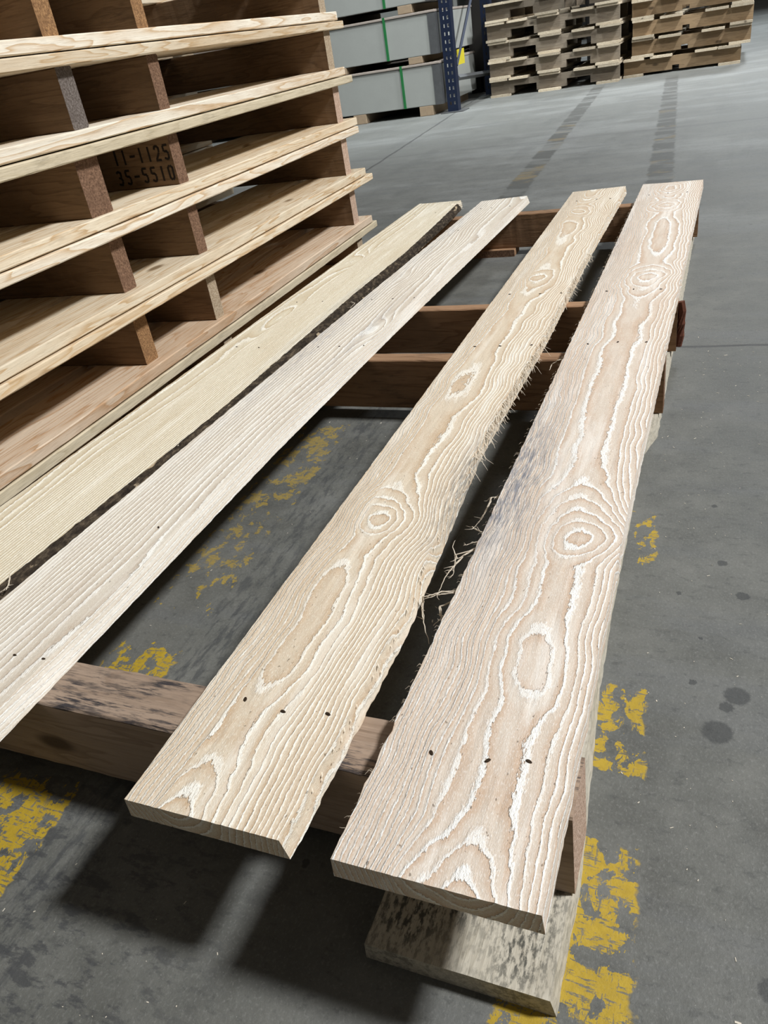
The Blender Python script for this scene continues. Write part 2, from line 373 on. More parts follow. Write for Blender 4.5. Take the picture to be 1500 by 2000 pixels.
def deck_board(parent, mat, xl, xr, y0, y1, z0, z1, ringf, stainf=None, nx=34, step=.005, wane_r=None, wane_l=None,
               rough_l=.0008, rough_r=.0008, seed=0, y1r=None, jag=0.0, bow=None):
    """a wide board with ring values stored on its vertices; outline follows xl(y), xr(y)"""
    ny = int((y1 - y0) / step); bm = bmesh.new()
    rl = bm.verts.layers.float.new('ring'); sl = bm.verts.layers.float.new('stain')
    rows = []
    for j in range(ny + 1):
        yy = y0 + (y1 - y0) * j / ny
        a, b = interp(xl, yy), interp(xr, yy)
        a += rough_l * (noise.noise(Vector((yy * 60, seed, 2))) + .7 * noise.noise(Vector((yy * 260, seed, 4))))
        b += rough_r * (noise.noise(Vector((yy * 60, seed, 7))) + .7 * noise.noise(Vector((yy * 260, seed, 8))))
        wr = (wane_r(yy) if wane_r else .0012); wl = (wane_l(yy) if wane_l else .0012)
        zb = bow(yy) if bow else 0.0
        top = []; bot = []
        for i in range(nx + 1):
            t = i / nx
            x = (a + wl) + (b - wr - a - wl) * t
            xb = a + (b - a) * t
            y = yy
            if j == ny:
                y = y1 + ((y1r if y1r is not None else y1) - y1) * t + jag * (noise.noise(Vector((x * 220, seed, 5))) if t > .55 else 0)
            elif j == 0:
                y = y0 + .0004 * noise.noise(Vector((x * 300, seed, 5)))
            for lst, px, pz in ((top, x, z1), (bot, xb, z0)):
                dz = .00045 * (noise.noise(Vector((px * 150, y * 30, seed))) if pz == z1 else 0)
                v = bm.verts.new((px, y, pz + dz + zb))
                v[rl] = ringf(px, y, pz); v[sl] = (stainf(px, y) if stainf else 0.0); lst.append(v)
        rows.append((top, bot))
    for j in range(ny):
        (t0, b0), (t1, b1) = rows[j], rows[j + 1]
        for i in range(nx):
            bm.faces.new((t0[i], t0[i + 1], t1[i + 1], t1[i]))
            bm.faces.new((b0[i], b1[i], b1[i + 1], b0[i + 1]))
        bm.faces.new((t0[0], t1[0], b1[0], b0[0])); bm.faces.new((t0[nx], b0[nx], b1[nx], t1[nx]))
    for j in (0, ny):
        t0, b0 = rows[j]
        for i in range(nx): bm.faces.new((t0[i], b0[i], b0[i + 1], t0[i + 1]))
    return from_bm('deck_board', bm, mat, parent)

def gauss(x, y, cx, cy, sx, sy): return math.exp(-(((x - cx) / sx) ** 2 + ((y - cy) / sy) ** 2))
def tube(bm, pts, r0, r1, n=4, flat=1.0):
    prev = None; N = len(pts)
    for i, p in enumerate(pts):
        p = Vector(p); d = (Vector(pts[min(i + 1, N - 1)]) - Vector(pts[max(i - 1, 0)])).normalized()
        u = d.cross(Vector((0, 0, 1)));
        if u.length < 1e-3: u = Vector((1, 0, 0))
        u.normalize(); w = d.cross(u)
        r = r0 + (r1 - r0) * i / (N - 1)
        ring = [bm.verts.new(p + u * (math.cos(2 * math.pi * k / n) * r) + w * (math.sin(2 * math.pi * k / n) * r * flat)) for k in range(n)]
        if prev:
            for k in range(n): bm.faces.new((prev[k], prev[(k + 1) % n], ring[(k + 1) % n], ring[k]))
        else: bm.faces.new(ring)
        prev = ring
    bm.faces.new(prev)

# ================================================================ SETTING
bm = bmesh.new(); add_box(bm, -10, 9, -3, 27, -.1, 0)
fl = from_bm('floor', bm, M['floor']); tag(fl, kind='structure')
bm = bmesh.new(); add_box(bm, -10, 9, 26.9, 27.1, 0, 9); tag(from_bm('wall_back', bm, M['wall']), kind='structure')
bm = bmesh.new(); add_box(bm, -10.2, -10, -3, 27.1, 0, 9); tag(from_bm('wall_left', bm, M['wall']), kind='structure')

# ================================================================ FOREGROUND PALLET
ZB, ZS, ZT = .0185, .106, .125
fore = empty('wooden_pallet', (0, 0, 0))
tag(fore, 'long low pallet on the concrete in the foreground with four widely spaced rough-sawn top boards', 'pallet')

PR = [(-.01, 1.9), (.018, 2.8), (.048, 3.8), (.075, 4.35), (.155, 4.35), (.172, 3.8), (.190, 3.35), (.225, 3.35), (.246, 3.8), (.27, 4.3), (.335, 4.35), (.350, 3.8), (.366, 2.8), (.385, 2.35),
      (.400, 2.8), (.414, 3.8), (.430, 4.8), (.452, 5.8), (.480, 6.8), (.52, 7.35), (.72, 7.3), (.95, 7.35), (1.10, 6.9), (1.16, 5.8), (1.20, 4.8), (1.226, 4.2), (1.25, 4.8), (1.27, 5.8),
      (1.32, 7.2), (1.45, 6.4), (1.60, 6.3), (1.72, 7.3), (1.77, 5.8), (1.80, 4.9), (1.83, 5.8), (1.86, 7.2), (1.90, 6.4), (1.94, 4.8), (1.98, 3.4), (2.02, 3.6), (2.07, 6.5)]
PM = [(-.01, 1.7), (.020, 2.8), (.048, 3.8), (.070, 4.35), (.105, 4.35), (.128, 3.8), (.150, 3.3), (.270, 3.3), (.303, 3.8), (.325, 4.35), (.350, 4.3), (.360, 3.8), (.372, 2.8), (.390, 2.3),
      (.405, 2.8), (.416, 3.8), (.430, 4.8), (.452, 5.8), (.490, 6.4), (.62, 6.3), (.75, 5.6), (.90, 6.3), (1.10, 6.4), (1.18, 5.8), (1.22, 4.9), (1.25, 4.3), (1.28, 4.9), (1.31, 5.8),
      (1.42, 6.4), (1.55, 5.7), (1.66, 5.2), (1.74, 6.3), (1.77, 4.9), (1.80, 4.2), (1.83, 5.2), (1.87, 6.4), (1.93, 4.8), (1.98, 3.4), (2.07, 2.6)]
U = .0074
def ring_core(x, y, z, prof, xc, near, kl, kr, nz):
    yw = y + .014 * noise.noise(Vector((x * 24, y * 9, nz + 2))) + (x - xc) * .28 * math.sin(y * 9 + nz)
    d = smooth_interp(prof, yw) * U + (ZT - z) * .8
    dx = x - xc + .005 * noise.noise(Vector((x * 30, y * 22, nz + 4)))
    side = 1 - math.exp(-(dx / .030) ** 2)
    # gentle waviness of the flat-sawn figure, calmer along the heart
    f = math.sqrt(dx * dx + d * d) / U + max(0, abs(dx) - (near if dx < 0 else .036)) * (kl if dx < 0 else kr)
    f += side * (.9 * noise.noise(Vector((x * 26, y * 5, nz))) + .22 * noise.noise(Vector((x * 60, y * 16, nz + 5))))
    f += .10 * noise.noise(Vector((x * 50, y * 30, nz))) + side * .45 * noise.noise(Vector((f * .47, 3.3, nz)))
    return f
def ring_right(x, y, z):
    xc = .084 + .006 * math.sin(y * 5.2 + .6) + .008 * gauss(x, y, .09, .39, 1, .04) + .006 * noise.noise(Vector((y * 12, 3, 0)))
    return ring_core(x, y, z, PR, xc, .040, 95, 80, .3)
def ring_mid(x, y, z):
    xc = -.122 + .005 * math.sin(y * 6) + .006 * noise.noise(Vector((y * 12, 8, 0)))
    return ring_core(x, y, z, PM, xc, .016, 110, 85, 4.3)
def ring_left(x, y, z):
    # fine straight lines on the left half, broad flames on the right half
    u = (x + .46) / .15
    f = 3 + 30 * u - 13 * u * u * 1.1 + (ZT - z) * 200
    f += 1.6 * noise.noise(Vector((x * 18, y * 2.6, 7))) + .35 * noise.noise(Vector((x * 50, y * 9, 1)))
    f -= 2.2 * gauss(x, y, -.38, 1.55, .03, .12) + 1.8 * gauss(x, y, -.35, .98, .02, .06) + 1.6 * gauss(x, y, -.40, 1.30, .02, .06)
    return f
def ring_far(x, y, z):
    u = (x + .635) / .15
    f = 2 + 9 * u + 24 * max(0, u - .35) + (ZT - z) * 180
    f += 1.3 * noise.noise(Vector((x * 18, y * 2.6, 17))) + .3 * noise.noise(Vector((x * 50, y * 9, 11)))
    f -= 2.6 * gauss(x, y, -.585, 1.05, .025, .10) + 2.6 * gauss(x, y, -.585, 1.45, .025, .08)
    return f
def cl(v): return max(0.0, min(1.0, v))
st_r = lambda x, y: cl(1.25 * gauss(x, y, .004, .47, .036, .13) + .35 * gauss(x, y, 0, .62, .03, .25) + .5 * gauss(x, y, 0, 1.5, .02, .2))
st_m = lambda x, y: cl(1.2 * gauss(x, y, -.038, .47, .026, .11) + .35 * gauss(x, y, -.035, .62, .02, .1))
st_l = lambda x, y: cl(.75 * gauss(x, y, -.307, .75, .022, .22) + .6 * gauss(x, y, -.445, .95, .022, .35) + .6 * gauss(x, y, -.43, 1.7, .02, .3) + .5 * gauss(x, y, -.37, .95, .01, .2))
st_f = lambda x, y: cl(.55 * gauss(x, y, -.49, 1.1, .012, .3))

b_right = deck_board(fore, M['ash_right'], [(0, 0), (.3, .001), (2.07, .001)], [(0, .138), (.5, .139), (2.07, .1545)], -.001, 2.069, ZS, ZT,
                     ring_right, st_r, rough_l=.0013, seed=1, y1r=2.054)
tag(b_right, 'wide rightmost top board with oval grain rings, its outer edge overhanging the base board')
b_mid = deck_board(fore, M['ash_mid'], [(0, -.169), (2.07, -.182)], [(0, -.034), (.05, -.0335), (.24, -.0315), (.42, -.042), (.556, -.050), (.7, -.048), (.924, -.043), (1.463, -.046), (2.07, -.039)],
                   .002, 2.044, ZS, ZT, ring_mid, st_m, rough_r=.0016, seed=2, y1r=2.065,
                   wane_r=lambda y: .0025 + .0035 * cl(noise.noise(Vector((y * 5, 1, 1))) + .5) * (1 if y < .6 else .3))
tag(b_mid, 'yellowish second top board from the right with a torn splintery right edge')
b_left = deck_board(fore, M['pine_left'], [(0, -.470), (.18, -.469), (.83, -.460), (2.03, -.436)], [(0, -.333), (.15, -.334), (.553, -.337), (1.0, -.330), (2.045, -.301)],
                    -.012, 2.022, ZS, ZT, ring_left, st_l, rough_l=.0014, seed=3, y1r=2.045, wane_r=lambda y: .010 + .002 * noise.noise(Vector((y * 6, 2, 2))) - .004 * cl((y - 1.2)))
tag(b_left, 'pale third top board from the right with fine straight grain and a rounded right edge')
xr_far = [(0, -.488), (.20, -.488), (.45, -.478), (.66, -.473), (.95, -.479), (1.2, -.484), (1.5, -.480), (1.8, -.492), (2.03, -.504)]
b_far = deck_board(fore, M['pine_far'], [(0, -.632), (2.07, -.639)], xr_far, -.01, 2.062, ZS, ZT, ring_far, st_f, rough_r=.004, seed=4, y1r=2.015, jag=.010,
                   wane_r=lambda y: .003)
tag(b_far, 'yellowish leftmost top board with dark bark left on its right edge')

# bark on the left board's inner edge
bm = bmesh.new(); prev = None; N = 620
for j in range(N + 1):
    y = -.008 + 2.02 * j / N
    a = interp(xr_far, y); w = .5 + .5 * noise.noise(Vector((y * 4, 3, 3)))
    nn = lambda k: noise.noise(Vector((y * 45, k, 1))) * .0016 + noise.noise(Vector((y * 170, k, 2))) * .0012
    out = .0085 + .004 * w + nn(1)
    prof = [(a - .010, ZT + .0004 + .0004 * noise.noise(Vector((y * 90, 1, 1)))), (a - .002 + nn(7), ZT + .0006 + abs(nn(2)) * .5), (a + .35 * out + nn(3) * .7, ZT - .003 + nn(4) * .6),
            (a + .8 * out + nn(5), ZT - .009 + nn(6)), (a + out, ZS + .003), (a + .002, ZS + .0005), (a - .006, ZS + .002)]
    prof[0] = (a - .004 - .003 * cl(noise.noise(Vector((y * 30, 11, 1))) * 2), ZT - .001)
    r = [bm.verts.new((px, y, pz)) for px, pz in prof]
    if prev:
        for k in range(len(r)): bm.faces.new((prev[k], prev[(k + 1) % len(r)], r[(k + 1) % len(r)], r[k]))
    else: bm.faces.new(r)
    prev = r
bm.faces.new(prev)
bk = from_bm('bark', bm, M['bark'], b_far); tag(bk, 'dark brown bark strip')
# broken far corner of the bark board
bm = bmesh.new()
for k in range(34):
    x = -.535 + .038 * random.random(); y = 2.012 + .012 * random.random(); z = ZS + .004 + .015 * random.random()
    tube(bm, [(x, y - .02, z), (x + .004, y, z), (x + .010 * random.random() + .004, y + .012 * random.random(), z + .002 * random.uniform(-1, 1))], .0016, .0003, 4)
sp = from_bm('broken_end', bm, M['splinter'], b_far); sp['kind'] = 'stuff'

# nails
def nail_mesh():
    bm = bmesh.new()
    bmesh.ops.create_cone(bm, cap_ends=True, segments=10, radius1=.0019, radius2=.0014, depth=.0009)
    bmesh.ops.create_cone(bm, cap_ends=True, segments=8, radius1=.0009, radius2=.0009, depth=.012, matrix=Matrix.Translation((0, 0, -.006)))
    return bm
nm = bpy.data.meshes.new('nail'); b_ = nail_mesh(); b_.to_mesh(nm); b_.free(); nm.materials.append(M['nail'])
def nail(parent, x, y, z=ZT, s=1.0):
    o = bpy.data.objects.new('nail', nm); COL.objects.link(o); o.parent = parent; o.location = (x, y, z + .0004)
    o.rotation_euler = (random.uniform(-.1, .1), random.uniform(-.1, .1), random.uniform(0, 3)); o.scale = (s * .75, s * 1.45, 1)
for x, y in ((.038, .096), (.079, .099), (.107, .105), (.030, .896), (.073, .903), (.114, .902), (.025, 1.151), (.070, 1.157), (.116, 1.152), (.03, 1.925), (.075, 1.93), (.12, 1.925)): nail(b_right, x, y)
for x, y in ((-.128, .112), (-.090, .107), (-.053, .113), (-.146, .890), (-.105, .891), (-.056, .894), (-.151, 1.153), (-.093, 1.149), (-.055, 1.15), (-.15, 1.92), (-.10, 1.925), (-.065, 1.92)): nail(b_mid, x, y)
for x, y in ((-.382, .112), (-.348, .114), (-.43, .112), (-.372, .332), (-.43, .895), (-.39, .897), (-.345, .90), (-.43, 1.15), (-.385, 1.15), (-.34, 1.152), (-.407, 1.686), (-.41, 1.92), (-.38, 1.92), (-.33, 1.925)): nail(b_left, x, y, ZT, .85)
for x, y in ((-.60, .90), (-.55, .895), (-.60, 1.15), (-.54, 1.15), (-.60, 1.91), (-.54, 1.915)): nail(b_far, x, y, ZT, .85)

# torn fibres along the second board's right edge
bm = bmesh.new(); rnd = random.Random(3)
def fringe(y0, y1, n, lmin, lmax):
    for _ in range(n):
        y = rnd.uniform(y0, y1); x = interp([(0, -.034), (.05, -.0335), (.24, -.0315), (.42, -.042), (.556, -.050), (.7, -.048), (.924, -.043), (1.463, -.046), (2.07, -.039)], y) - .002
        l = rnd.uniform(lmin, lmax); z = ZT - rnd.uniform(.0, .012)
        dx = rnd.uniform(.15, .75); dy = -rnd.uniform(.6, 1.0)
        pts = [(x - .003, y + .004, z), (x + dx * l * .35, y + dy * l * .3, z - l * .02), (x + dx * l * .7, y + dy * l * .65, z - l * .15 * rnd.random()),
               (x + dx * l * (.9 + .4 * rnd.random()), y + dy * l * (.9 + .2 * rnd.random()), z - l * .45 * rnd.random())]
        tube(bm, pts, rnd.uniform(.0006, .0011), .00012, 4, .6)
fringe(.62, .95, 210, .006, .022); fringe(.95, 1.10, 60, .004, .014); fringe(1.12, 1.45, 110, .006, .024); fringe(.50, .62, 25, .006, .03)
fringe(.0, .5, 40, .001, .004)
fr = from_bm('splinter_fringe', bm, M['splinter'], b_mid); fr['kind'] = 'stuff'
# long curled splinters hanging from the right board's left edge (world metres)
def strand(parent, pts, r0=.0009, r1=.0002, twigs=3, seed=0):
    rr = random.Random(seed); bm = bmesh.new()
    fine = []
    for a, b in zip(pts, pts[1:]):
        for k in range(4):
            t = k / 4; fine.append(tuple(a[i] + (b[i] - a[i]) * t + rr.uniform(-1, 1) * .0005 for i in range(3)))
    fine.append(pts[-1]); tube(bm, fine, r0, r1, 5, .5)
    fine2 = [(p[0] + .0009 + rr.uniform(-.0006, .0006), p[1] + rr.uniform(-.0008, .0008), p[2] + .0006) for p in fine[: max(4, int(len(fine) * .75))]]
    tube(bm, fine2, r0 * .8, r1, 4, .5)
    for _ in range(twigs):
        p = fine[rr.randrange(2, len(fine))]; d = (rr.uniform(-.010, .006), rr.uniform(-.010, .010), rr.uniform(-.004, .004))
        tube(bm, [p, (p[0] + d[0] * .5, p[1] + d[1] * .7, p[2] + d[2]), (p[0] + d[0], p[1] + d[1], p[2] + d[2])], .0004, .0001, 4)
    return from_bm('splinter', bm, M['splinter'], parent)
STRANDS = [
 [(0.0292, 0.4583, 0.1200), (-0.0094, 0.4562, 0.1170), (-0.0105, 0.4416, 0.1140), (-0.0156, 0.4362, 0.1050), (-0.0193, 0.4268, 0.1000), (-0.0237, 0.4190, 0.0980)],
 [(-0.0030, 0.4587, 0.1180), (-0.0116, 0.4576, 0.1160)],
 [(-0.0021, 0.3561, 0.1210), (-0.0096, 0.3440, 0.1180), (-0.0155, 0.3397, 0.1160), (-0.0200, 0.3468, 0.1180), (-0.0244, 0.3564, 0.1190)],
 [(0.0002, 0.3574, 0.1210), (-0.0073, 0.3488, 0.1180), (-0.0145, 0.3357, 0.1140), (-0.0186, 0.3274, 0.1120), (-0.0212, 0.3145, 0.1100), (-0.0216, 0.2966, 0.1080)],
 [(-0.0185, 0.3532, 0.1200), (-0.0183, 0.3444, 0.1180), (-0.0165, 0.3354, 0.1140), (-0.0137, 0.3198, 0.1120)],
 [(0.0002, 0.2815, 0.1210), (-0.0126, 0.2802, 0.1190), (-0.0203, 0.2770, 0.1180), (-0.0275, 0.2723, 0.1170)],
 [(0.0002, 0.2846, 0.1210), (-0.0145, 0.2830, 0.1190), (-0.0236, 0.2764, 0.1180), (-0.0294, 0.2751, 0.1170), (-0.0294, 0.2692, 0.1100), (-0.0250, 0.2586, 0.1040), (-0.0199, 0.2484, 0.0980), (-0.0149, 0.2400, 0.0920)],
 [(-0.0149, 0.2848, 0.1120), (-0.0141, 0.2746, 0.1080), (-0.0099, 0.2650, 0.1060), (-0.0094, 0.2646, 0.1040), (-0.0153, 0.2564, 0.1000)],
 [(-0.0052, 0.3675, 0.1210), (-0.0099, 0.3623, 0.1190), (-0.0143, 0.3603, 0.1180)],
 [(-0.0053, 0.3815, 0.1210), (-0.0111, 0.3918, 0.1180), (-0.0160, 0.3990, 0.1160)],
]
for i, s in enumerate(STRANDS):
    pts = list(s); pts[0] = (max(pts[0][0], .002), pts[0][1], pts[0][2])
    strand(b_right, pts, .0011 if len(s) > 3 else .0007, .0003, 3, i)
strand(b_right, [(0.0023, 0.8495, 0.1210), (-0.0083, 0.8490, 0.1180), (-0.0159, 0.8477, 0.1120), (-0.0176, 0.8357, 0.1080)], .0016, .0004, 0, 31)
strand(b_left, [(-0.4949, 0.8918, 0.1220), (-0.4811, 0.8562, 0.1200), (-0.4718, 0.8336, 0.1180)], .0013, .0003, 0, 32)
strand(b_far, [(-0.4948, 0.2204, 0.1240), (-0.4803, 0.2045, 0.1260), (-0.4744, 0.1947, 0.1260), (-0.4843, 0.1901, 0.1240)], .0012, .0003, 4, 33)
strand(b_far, [(-0.4764, 1.1489, 0.1220), (-0.4672, 1.1477, 0.1200), (-0.4670, 1.1225, 0.1180)], .0010, .0003, 1, 34)

# hair along every edge of the right board
bm = bmesh.new(); rnd = random.Random(8)
for _ in range(260):
    y = rnd.uniform(0, 1.9) ** 1.0; x = .0005; l = rnd.uniform(.0012, .0045); z = ZT - rnd.uniform(0, .004)
    tube(bm, [(x + .002, y, z), (x - l * .5, y + rnd.uniform(-.5, .5) * l, z + .0003), (x - l, y - rnd.uniform(-.3, .9) * l, z - .0005)], .00035, .0001, 3)
fz = from_bm('edge_fuzz', bm, M['splinter'], b_right); fz['kind'] = 'stuff'

# stringers
def stringer(parent, mats, x0, x1, y0, y1, z0, z1, seed, **k): return piece('stringer', parent, mats, x0, x1, y0, y1, z0, z1, .002, 'X', 60, .0012, seed, **k)
s1 = stringer(fore, [M['stringer_near'], M['end_pink']], -.640, .1405, .080, .1355, ZB, ZS, 1)
tag(s1, 'near cross stringer with black mould stains on its top')
stringer(fore, [M['stringer'], M['end_brown']], -.642, .1425, .880, .913, ZB, ZS, 2)
s3 = stringer(fore, [M['stringer'], M['end_brown']], -.640, .146, 1.132, 1.160, ZB, ZS, 3)
stringer(fore, [M['stringer'], M['end_brown']], -.640, .1505, 1.905, 1.940, ZB, ZS, 4)
# the rounded bark end beside the third stringer
bm = bmesh.new()
tube(bm, [(.1475, 1.146, .104), (.1515, 1.144, .088), (.1525, 1.143, .066), (.151, 1.143, .045), (.148, 1.143, .025)], .007, .005, 8, 1.4)
tag(from_bm('bark', bm, simple('red_brown_bark', (.16, .055, .03), .7, 0, .5, 160, 1.0), s3), 'red-brown bark on the stringer end')
# base boards
xbr = [(0, .1405), (.1, .1415), (.3, .128), (.42, .125), (.6, .125), (.77, .122), (.84, .139), (2.07, .142)]
rb = lambda x, y, z: 10 * (x / .14) * 3 + 2 * noise.noise(Vector((x * 20, y * 3, 30))) + z * 200
bb = deck_board(fore, M['base_board'], [(0, .003), (2.07, .003)], xbr, .004, 2.02, 0, ZB, rb, lambda x, y: cl(gauss(x, y, .028, .035, .026, .03) + gauss(x, y, .065, .055, .02, .015) + .9 * gauss(x, y, .112, .030, .018, .028) + .7 * gauss(x, y, .125, .085, .012, .04) + .25), nx=12, step=.008, rough_r=.0012, seed=9, wane_r=lambda y: .0035)
bb.name = 'base_board'; bb.data.name = 'base_board'; tag(bb, 'weathered grey base board with dark mould under the rightmost top board')
piece('base_board', fore, [M['base_board'], M['end_pale']], -.628, -.490, .0, 2.02, 0, ZB, .0015, 'Y', 60, .001, 12)
piece('base_board', fore, [M['stringer'], M['end_brown']], -.470, -.315, 1.885, 1.945, 0, ZB, .001, 'Y', 8, .001, 13)

# ================================================================ LEFT STACK
RZ = .029
PT = .128
levels = []
# bottom z of the stringer for each pallet of the stack, stringer height, top board thickness
spec = [(.0180, .0675), (.125, .0930), (.2570, .0910), (.3870, .0860), (.5120, .0860), (.6370, .0890)]
names = ['pallet at the bottom of the left stack, mostly hidden behind the foreground boards',
         'reddish pallet second from the bottom of the left stack',
         'pale pallet third from the bottom of the left stack, dark fork openings',
         'pallet fourth from the bottom of the left stack with black stencilled numbers',
         'pallet second from the top of the left stack with one grey stringer end',
         'topmost pallet of the left stack, cut off above, with fuzzy orange stringer ends']
bot_m = ['stack_red', 'stack_red', 'stack_pine', 'stack_pine', 'stack_white', 'stack_white']
top_m = ['stack_pine_grey', 'stack_pine', 'stack_white', 'stack_pine_grey', 'stack_pine', 'stack_pine']
ends = [['end_pale'] * 4, ['end_orange', 'end_orange', 'end_pale', 'end_pink'], ['end_brown', 'end_brown', 'end_brown', 'end_pink'],
        ['end_brown', 'end_brown', 'end_brown', 'end_pink'], ['end_grey', 'end_grey', 'end_brown', 'end_pale'], ['end_orange', 'end_orange', 'end_orange', 'end_pale']]
xs_boards = [(-.140, 0), (-.300, -.172), (-.600, -.470), (-.772, -.630)]
STX = -.6935
def stack_board(name, parent, mat, a, b, y0, y1, z0, z1, seed):
    return piece(name, parent, [M[mat], M['end_pale']], a, b, y0, y1, z0, z1, .0018, 'Y', 70, .0012, seed)
stencil_pallet = None
for k, (zs, hs) in enumerate(spec):
    rr = random.Random(50 + k)
    p = empty('wooden_pallet', (STX, 0, zs - (.0195 if k else .018)), RZ)
    tag(p, names[k], 'pallet', 'pallets stacked on the left')
    zb = .0195 if k else .018
    nz = (spec[k + 1][0] - .0195 - .0005) if k < 5 else (zs + hs + .0195)
    ztop = zb + hs; tt = nz - (zs + hs)                  # top boards fill the gap up to the next pallet
    tt = max(.014, tt - (.0016 if k < 5 else 0))
    bx = [0, -.001, .004, -.002, -.004, -.003][k]; tx = [0, .008, .002, .006, .002, 0][k]
    eb = [1.95, 1.955, 1.945, 1.952, 1.925, 1.925][k]; et = [1.985, 1.985, 1.945, 1.945, 1.948, 1.95][k]
    for i, (a, b) in enumerate(xs_boards):
        j = rr.uniform(-.004, .004) if i else 0
        stack_board('base_board', p, bot_m[k], a + bx + j, b + bx + j, -.07 + rr.uniform(-.01, .01), eb + (rr.uniform(-.01, .01) if i else 0), 0, zb, k * 20 + i)
        stack_board('deck_board', p, top_m[k], a + tx + j, b + tx + j, -.07 + rr.uniform(-.01, .01), et + (rr.uniform(-.01, .01) if i else 0), ztop, ztop + tt, k * 20 + i + 9)
    for i, (ya, yb) in enumerate(((.02, .056), (.815, .853), (1.052, 1.086), (1.838, 1.878))):
        xe = [-.018, -.020, -.012, -.024][i] + rr.uniform(-.004, .004)
        if k == 3 and i == 1: ya, yb, xe = .785, .842, -.012
        if i == 3: xe = -.012
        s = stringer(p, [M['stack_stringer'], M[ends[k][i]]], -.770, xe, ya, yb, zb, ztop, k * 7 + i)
        if k == 3 and i == 2: s_sten, sten_y, sten_z = s, ya, zb

# stencilled numbers on the stringer side
SEG = {'1': [((.5, 0), (.5, .46)), ((.5, .52), (.5, 1))], '-': [((.1, .5), (.9, .5))],
       '5': [((.85, 1), (.2, 1)), ((.15, .95), (.15, .6)), ((.25, .58), (.65, .56), (.85, .42)), ((.86, .34), (.8, .1), (.6, 0)), ((.5, 0), (.15, .1))],
       '2': [((.1, .8), (.25, .98), (.5, 1)), ((.6, 1), (.85, .85), (.8, .6)), ((.75, .5), (.2, .1)), ((.1, 0), (.9, 0))],
       '3': [((.1, .9), (.4, 1), (.8, .88), (.75, .6)), ((.35, .53), (.7, .5), (.86, .3)), ((.84, .22), (.6, 0), (.1, .08))],
       '0': [((.4, 0), (.15, .15), (.12, .85), (.4, 1)), ((.6, 1), (.88, .85), (.85, .15), (.6, 0))]}
bm = bmesh.new()
def stencil(txt, x, z, h, w, pitch):
    for ch in txt:
        for pl in SEG[ch]:
            for (a0, b0), (a1, b1) in zip(pl, pl[1:]):
                p0 = Vector((x + a0 * w, z + b0 * h)); p1 = Vector((x + a1 * w, z + b1 * h)); d = (p1 - p0).normalized(); q = Vector((-d.y, d.x)) * .0019
                e = d * .0008
                vs = []
                for yy in (sten_y - .0004, sten_y + .0006):
                    for c_ in (p0 + q - e, p1 + q + e, p1 - q + e, p0 - q - e): vs.append(bm.verts.new((c_.x, yy, c_.y)))
                for f in ((0, 1, 2, 3), (7, 6, 5, 4), (0, 4, 5, 1), (1, 5, 6, 2), (2, 6, 7, 3), (3, 7, 4, 0)): bm.faces.new([vs[i] for i in f])
        x += pitch
stencil('11-1125', -.146, sten_z + .045, .024, .0125, .0190)
stencil('35-5510', -.149, sten_z + .010, .024, .0125, .0195)
o = from_bm('stencilled_numbers', bm, M['ink'], s_sten); tag(o, 'black stencilled numbers 11-1125 and 35-5510')
# loose curl on the reddish pallet's stringer and on the pair edge at the left
# ================================================================ FAR PALLET STACKS
def notched(name, parent, mat, x0, x1, y0, y1, z0, z1, notches, nh):
    segs = []; cur = x0
    for a, b in notches: segs += [(cur, a, z0), (a, b, z0 + nh)]; cur = b
    segs.append((cur, x1, z0))
    pts = []
    for a, b, z in segs: pts += [(a, z), (b, z)]
    bm = bmesh.new()
    lo = [[bm.verts.new((x, y, z)) for x, z in pts] for y in (y0, y1)]
    up = [[bm.verts.new((x, y, z1)) for x in [x0] + [s_[1] for s_ in segs]] for y in (y0, y1)]
    for i in range(len(segs)):
        for r in (0, 1): bm.faces.new((lo[r][2 * i], lo[r][2 * i + 1], up[r][i + 1], up[r][i]))
        bm.faces.new((up[0][i], up[0][i + 1], up[1][i + 1], up[1][i]))
    for i in range(len(pts) - 1): bm.faces.new((lo[0][i], lo[0][i + 1], lo[1][i + 1], lo[1][i]))
    bm.faces.new((lo[0][0], up[0][0], up[1][0], lo[1][0])); bm.faces.new((lo[0][-1], up[0][-1], up[1][-1], lo[1][-1]))
    return from_bm(name, bm, mat, parent)
def far_stack(ox, oy, rz, n, pitch, w, tops, bots, notches, nh, smat, lab, grp, seed, shift0=0.0, depth=1.05):
    order = ['lowest', 'second from the floor', 'third from the floor', 'fourth from the floor', 'fifth from the floor']
    for k in range(n):
        rr = random.Random(seed + k); bt = .017
        p = empty('wooden_pallet', (ox + (shift0 if k == 0 else rr.uniform(-.006, .006)), oy + rr.uniform(-.01, .01), k * pitch), rz)
        tag(p, lab % order[k], 'pallet', grp)
        for (a, b) in bots:
            j = rr.uniform(-.012, .012); pr = rr.uniform(.03, .055)
            piece('base_board', p, [M['far_board_light'], M['far_board_light']], a + j if a > 0 else a, min(b + j, w), -pr, depth, 0, bt, .002, 'Y', 4, .001, seed + k)
        for (a, b) in tops:
            j = rr.uniform(-.012, .012); pr = rr.uniform(.03, .055)
            piece('deck_board', p, [M['far_board_light'], M['far_board_light']], a + j if a > 0 else a, min(b + j, w), -pr, depth, pitch - bt - .0005, pitch - .0005, .002, 'Y', 4, .001, seed + k)
        for y in (0, depth * .5, depth - .04):
            notched('stringer', p, M[smat], .0, w, y, y + .038, bt, pitch - bt - .0005, notches, nh)
